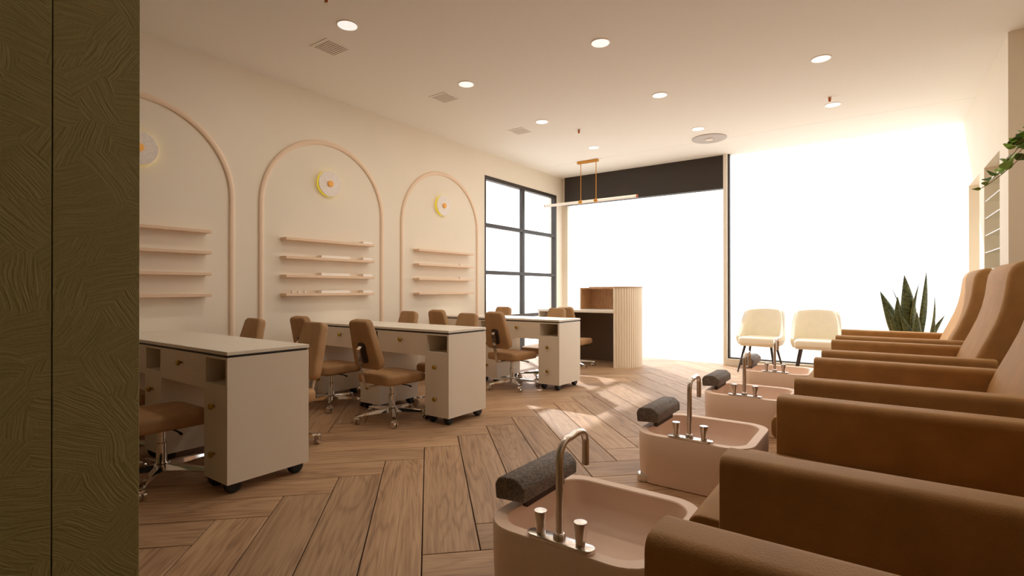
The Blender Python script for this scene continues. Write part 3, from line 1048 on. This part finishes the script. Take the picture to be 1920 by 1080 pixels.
# ------------------------------------------------------------------ foot basins
BX0, BX1, BZ = -1.160, -0.525, 0.28
def make_basin():
    t = thing('foot_basin', '', 'basin', (0, 0, 0), 0, 'blush foot basins')
    hx, hy = (BX1 - BX0) / 2, 0.31
    cxx, cyy = (BX0 + BX1) / 2, 0.31
    rings = [rrect(cxx, cyy, hx - 0.016, hy - 0.016, 0.12, 0.0), rrect(cxx, cyy, hx - 0.008, hy - 0.008, 0.127, 0.006),
             rrect(cxx, cyy, hx - 0.002, hy - 0.002, 0.133, 0.16),
             rrect(cxx, cyy, hx, hy, 0.135, BZ - 0.006), rrect(cxx, cyy, hx - 0.004, hy - 0.004, 0.131, BZ),
             rrect(cxx, cyy, hx - 0.046, hy - 0.046, 0.098, BZ), rrect(cxx, cyy, hx - 0.050, hy - 0.050, 0.094, BZ - 0.004)]
    MB().ring_loft(rings, True, False).build('bowl', M['basin'], t, angle=40)
    rings = [rrect(cxx, cyy, hx - 0.050, hy - 0.050, 0.094, BZ - 0.004), rrect(cxx, cyy, hx - 0.058, hy - 0.058, 0.09, 0.20),
             rrect(cxx, cyy, hx - 0.085, hy - 0.085, 0.08, 0.135), rrect(cxx, cyy, hx - 0.13, hy - 0.13, 0.05, 0.12)]
    MB().ring_loft(rings, False, True).build('lining', M['lining'], t, angle=60)
    # tap set on the rim
    fy = 0.030
    n = 12
    pl = []
    for k in range(n + 1):
        a_ = -PI / 2 + PI * k / n
        pl.append((-0.745 + 0.027 * math.cos(a_), fy + 0.027 * math.sin(a_)))
    for k in range(n + 1):
        a_ = PI / 2 + PI * k / n
        pl.append((-0.935 + 0.027 * math.cos(a_), fy + 0.027 * math.sin(a_)))
    fp = MB().prism(pl, 'Z', BZ - 0.0005, BZ + 0.014, 0.003, 2).build('tap_plate', M['steel'], t)
    for x in (-0.914, -0.766):
        MB().lathe((x, fy, BZ + 0.0135), (0, 0, 1), [(0.0155, 0), (0.0165, 0.02), (0.0215, 0.072), (0.021, 0.075), (0.001, 0.076)], 24).build('tap_knob', M['steel'], fp)
    pts = [(-0.842, fy, BZ + 0.0135), (-0.842, fy, BZ + 0.27)]
    R = 0.055
    for k in range(1, 10):
        a_ = PI - (PI / 2 + 0.25) * k / 9
        pts.append((-0.842, fy + R + R * math.cos(a_), BZ + 0.27 + R * math.sin(a_)))
    R2 = 0.045
    y1, z1 = fy + 0.135, BZ + 0.318
    pts += [(-0.842, y1 - 0.03, z1 + 0.012)]
    for k in range(9):
        a_ = PI / 2 - PI / 2 * k / 8
        pts.append((-0.842, y1 + R2 * math.cos(a_), z1 - 0.035 + R2 * math.sin(a_)))
    pts.append((-0.842, y1 + R2, BZ + 0.205))
    MB().tube(pts, 0.0125, 14).build('spout', M['steel'], fp)
    MB().lathe((-0.842, fy, BZ + 0.0135), (0, 0, 1), [(0.021, 0), (0.021, 0.012), (0.016, 0.02), (0.013, 0.022)], 20).build('spout_collar', M['steel'], fp)
    for sx in (-1, 1):
        for sy in (-1, 1):
            MB().lathe((cxx + sx * (hx - 0.058), cyy + sy * (hy - 0.058), 0.0), (0, 0, 1), [(0.040, 0), (0.046, 0.004), (0.046, 0.036), (0.040, 0.042), (0.001, 0.043)], 24).build('foot', M['chrome'], t)
    pl = round_poly([(-0.068, 0.034), (0.062, 0.034), (0.066, 0.085), (0.030, 0.118), (-0.050, 0.118), (-0.070, 0.09)], [0.008, 0.008, 0.03, 0.04, 0.03, 0.03], 5)
    fr = MB().prism(pl, 'Y', -0.20, 0.20, 0.008, 2).transform(Matrix.Translation((-1.112, 0.335, BZ)) @ Matrix.Rotation(math.radians(-4), 4, 'Y')).build('footrest', M['pad'], t, angle=50)
    fr['label'] = 'charcoal crinkled footrest cushion'
    MB().box(-1.104, -1.078, 0.195, 0.475, BZ - 0.002, BZ + 0.036, 0.004, 1).build('bracket', M['tan_dark'], fr)
    return t
BY = [1.405 + 1.39 * k for k in range(4)]
nm = ['fourth', 'third', 'second', 'first']
bs = make_basin()
for k in range(4):
    lab = f'blush square foot basin with steel tap, {nm[k]} from the cream chairs'
    if k == 0:
        bs.location = (0, BY[0], 0)
        bs['label'] = lab
    else:
        copy_thing(bs, (0, BY[k], 0), None, lab)
# ------------------------------------------------------------------ cream waiting chairs (front = -Y)
def make_cream_chair():
    t = thing('tub_chair', '', 'chair', (0, 0, 0), 0, 'cream waiting chairs')
    N, Mv = 40, 12
    plan = []
    for i in range(N + 1):
        a_ = math.radians(-122 + 244 * i / N)           # 0 = back (+Y)
        ca, sa = math.cos(a_), math.sin(a_)
        e = 3.6
        rad = (abs(ca / 0.255) ** e + abs(sa / 0.285) ** e) ** (-1 / e)
        plan.append((rad * sa, rad * ca, abs(math.degrees(a_))))
    rings_o, rings_i = [], []
    for j in range(Mv + 1):
        v = j / Mv
        ro, ri = [], []
        for x, y, ad in plan:
            s = min(1, max(0, (ad - 52) / 46))
            s = s * s * (3 - 2 * s)
            ztop = 0.835 - 0.012 * (ad / 40) ** 2 * (1 - s) - s * 0.335 - 0.03 * max(0, (ad - 98) / 24)
            z = 0.365 + (ztop - 0.365) * v
            h = max(0, (z - 0.40) / 0.44)
            tx = 1.0 - 0.07 * h
            lean = 0.085 * h * max(0.0, 1 - ad / 120)
            low = 0.90 + 0.10 * min(1, (z - 0.365) / 0.07)
            ro.append((x * tx * low, y * low + lean, z))
            f_ = (1 - 0.042 / math.hypot(x, y))
            ri.append((x * tx * f_ * low, y * f_ * low + lean, z))
        rings_o.append(ro); rings_i.append(ri)
    b = MB()
    loops = [rings_o[j] + list(reversed(rings_i[j])) for j in range(Mv + 1)]
    b.ring_loft(loops)
    b.build('shell', M['cream'], t, angle=70)
    pl = round_poly([(-0.225, -0.235), (0.225, -0.235), (0.235, 0.17), (-0.235, 0.17)], [0.05, 0.05, 0.08, 0.08], 6)
    s = MB().prism(pl, 'Z', 0.372, 0.462, 0.028, 4)
    for v in s.bm.verts:
        if v.co.z > 0.42:
            v.co.z += 0.010 * (1 - min(1, (v.co.x / 0.23) ** 2))
    s.build('seat_cushion', M['cream'], t, angle=60)
    MB().prism(round_poly([(-0.22, -0.20), (0.22, -0.20), (0.22, 0.19), (-0.22, 0.19)], 0.06, 5), 'Z', 0.350, 0.374, 0.004, 1).build('seat_pan', M['cream'], t)
    for sx in (-1, 1):
        for sy in (-1, 1):
            MB().cyl((sx * 0.225, sy * 0.215 - (0.015 if sy < 0 else -0.03), 0.0), (sx * 0.16, sy * 0.13, 0.352), 0.009, 0.017, n=14).build('leg', M['leg_dark'], t)
    return t
cc = make_cream_chair()
cc.location = (-1.30, 7.515, 0)
cc.rotation_euler = (0, 0, math.radians(-4))
cc['label'] = 'cream tub chair with dark splayed legs, the one beside the pillar'
copy_thing(cc, (-0.66, 7.50, 0), math.radians(2), 'cream tub chair with dark splayed legs, the one nearer the snake plant')

# ------------------------------------------------------------------ snake plant
SPX, SPY = 0.30, 7.00
t = thing('snake_plant', 'tall potted snake plant behind the brown chairs by the front glass', 'plant', (SPX, SPY, 0))
MB().lathe((0, 0, 0), (0, 0, 1), [(0.10, 0), (0.12, 0.005), (0.155, 0.40), (0.165, 0.41), (0.165, 0.43), (0.150, 0.43), (0.145, 0.40)], 32).build('pot', M['white'], t)
MB().lathe((0, 0, 0.385), (0, 0, 1), [(0.144, 0), (0.144, 0.012), (0.001, 0.02)], 24).build('soil', M['soil'], t)
def blade(base, tip, width, bend, yaw, cup=0.25):
    bm = bmesh.new()
    uvl = bm.loops.layers.uv.new('UVMap')
    base, tip = Vector(base), Vector(tip)
    ax = tip - base
    side = Vector((math.cos(yaw), math.sin(yaw), 0))
    nrm = ax.normalized().cross(side).normalized()
    n, cols = 14, 5
    grid = []
    for i in range(n + 1):
        s = i / n
        wd = width * (0.62 + 0.75 * s) if s < 0.45 else width * (0.9575) * max(0.0, 1 - ((s - 0.45) / 0.55) ** 1.7)
        wd = max(wd, 0.0008)
        p = base + ax * s + Vector(bend) * math.sin(PI * s)
        row = []
        for q in range(cols):
            u_ = q / (cols - 1) - 0.5
            row.append((bm.verts.new(p + side * (u_ * wd) + nrm * (cup * wd * (4 * u_ * u_ - 0.5))), (q / (cols - 1), s)))
        grid.append(row)
    for i in range(n):
        for q in range(cols - 1):
            quad = (grid[i][q], grid[i][q + 1], grid[i + 1][q + 1], grid[i + 1][q])
            f_ = bm.faces.new([g[0] for g in quad])
            f_.smooth = True
            for lp, g in zip(f_.loops, quad):
                lp[uvl].uv = g[1]
    me = bpy.data.meshes.new('leaf')
    bm.to_mesh(me); bm.free()
    me.materials.append(M['snake'])
    o = link('leaf', me, t)
    sm = o.modifiers.new('thickness', 'SOLIDIFY')
    sm.thickness = 0.004
    return o
yaw0 = math.radians(20)
Z_ = 0.40
# (base x, base y, tip x, tip y, tip z, width, bend x, yaw offset)
for bx_, by_, tx_, ty_, tz_, wd, bd, yo in (
        (-0.06, 0.00, -0.085, 0.00, 1.262, 0.128, 0.03, 0.0),
        (-0.11, 0.02, -0.300, 0.02, 1.085, 0.120, 0.035, 0.1),
        (0.03, 0.02, 0.105, 0.04, 1.295, 0.080, 0.02, 0.5),
        (-0.06, -0.06, -0.145, -0.06, 1.030, 0.085, -0.02, 0.0),
        (-0.10, -0.07, -0.235, -0.08, 0.900, 0.070, 0.02, 0.3),
        (0.01, -0.03, 0.040, -0.02, 1.165, 0.060, -0.035, 0.7),
        (-0.02, -0.09, -0.130, -0.10, 0.850, 0.075, 0.03, 0.0),
        (0.03, -0.09, 0.020, -0.10, 0.860, 0.080, 0.0, 0.2),
        (0.08, 0.03, 0.175, 0.06, 1.020, 0.055, 0.035, 0.9),
        (0.09, -0.04, 0.250, -0.05, 0.835, 0.060, -0.02, 0.2),
        (0.08, -0.08, 0.165, -0.12, 0.790, 0.045, 0.02, 0.4),
        (-0.10, 0.07, -0.190, 0.09, 1.110, 0.050, 0.06, 1.1),
        (-0.03, 0.09, -0.100, 0.11, 1.030, 0.060, 0.05, 0.4)):
    blade((bx_, by_, Z_), (tx_, ty_, tz_), wd * 1.3, (bd, 0, 0), yaw0 + yo)

# ------------------------------------------------------------------ trailing vine in a wall pot
VP = Vector((0.965, 4.34, 1.90))
t = thing('trailing_vine', 'green trailing vine in a white pot on the wall above the brown chairs', 'plant', VP)
MB().lathe((0, 0, 0.0), (0, 0, 1), [(0.06, 0), (0.075, 0.006), (0.10, 0.14), (0.105, 0.15), (0.095, 0.15), (0.09, 0.13)], 28).build('pot', M['white'], t)
MB().lathe((0, 0, 0.12), (0, 0, 1), [(0.092, 0), (0.09, 0.008), (0.001, 0.012)], 20).build('soil', M['soil'], t)
MB().box(-0.02, 0.115, -0.03, 0.03, -0.012, 0.001, 0.002, 1).build('bracket', M['frame'], t, smooth=False)
def vine_leaf_mesh(name, material, lobes):
    bm = bmesh.new()
    n = 22
    rim = []
    for i in range(n):
        a_ = 2 * PI * i / n
        r_ = 0.5 * (0.86 + 0.14 * math.cos(lobes * a_))
        x_ = 0.5 + r_ * math.cos(a_)
        y_ = r_ * math.sin(a_) * 0.92
        rim.append(bm.verts.new((x_, y_, 0.10 * math.cos(2 * a_) - 0.12 * (x_ - 0.3) ** 2)))
    mid = [bm.verts.new((0.5 + (v.co.x - 0.5) * 0.5, v.co.y * 0.5, v.co.z * 0.45 + 0.03)) for v in rim]
    cen = bm.verts.new((0.5, 0, 0.05))
    for i in range(n):
        j = (i + 1) % n
        bm.faces.new((rim[i], rim[j], mid[j], mid[i]))
        bm.faces.new((mid[i], mid[j], cen))
    for f_ in bm.faces:
        f_.smooth = True
    me = bpy.data.meshes.new(name)
    bm.to_mesh(me); bm.free()
    me.materials.append(material)
    return me
leafA = vine_leaf_mesh('leaf', M['vine_leaf'], 3)
leafB = vine_leaf_mesh('leaf', M['vine_dark'], 3)
def curve(p0, p1, p2, p3, n=14):
    out = []
    for i in range(n + 1):
        s = i / n
        out.append(Vector(p0) * (1 - s) ** 3 + Vector(p1) * 3 * s * (1 - s) ** 2 + Vector(p2) * 3 * s * s * (1 - s) + Vector(p3) * s ** 3)
    return out
RV = random.Random(11)
vines = [((-0.02, 0.0, 0.13), (-0.12, 0.0, 0.30), (-0.22, 0.06, -0.02), (-0.435, 0.10, -0.150)),
         ((-0.03, 0.03, 0.13), (-0.14, 0.05, 0.28), (-0.22, 0.10, 0.08), (-0.375, 0.13, -0.085)),
         ((-0.04, -0.02, 0.13), (-0.12, -0.02, 0.26), (-0.20, 0.02, 0.18), (-0.32, 0.05, 0.0)),
         ((-0.02, -0.04, 0.13), (-0.10, -0.06, 0.28), (-0.19, -0.04, 0.16), (-0.30, 0.0, 0.08)),
         ((0.0, 0.05, 0.13), (-0.02, 0.14, 0.28), (-0.08, 0.22, 0.16), (-0.16, 0.28, -0.10)),
         ((0.0, -0.05, 0.13), (-0.04, -0.14, 0.26), (-0.10, -0.24, 0.10), (-0.14, -0.28, -0.16)),
         ((-0.03, 0.0, 0.13), (-0.10, -0.04, 0.32), (-0.15, -0.06, 0.26), (-0.23, -0.02, 0.17))]
for q, vpts in enumerate(vines):
    cv = curve(*vpts)
    MB().tube(cv, 0.0022, 6).build('stem', M['stem'], t)
    idxs = [4, 6, 8, 9, 10, 11, 12, 13, 14]
    for w_, i in enumerate(idxs):
        o = link('leaf', leafA if (w_ + q) % 3 else leafB, t)
        sc = RV.uniform(0.070, 0.092) * (0.62 if i > 12 else 1.0)
        o.scale = (sc, sc, sc)
        o.location = cv[i] + Vector((0, 0, 0.004))
        o.rotation_euler = (RV.uniform(-0.9, 0.9), RV.uniform(-0.6, 0.8), PI + RV.uniform(-1.3, 1.3))
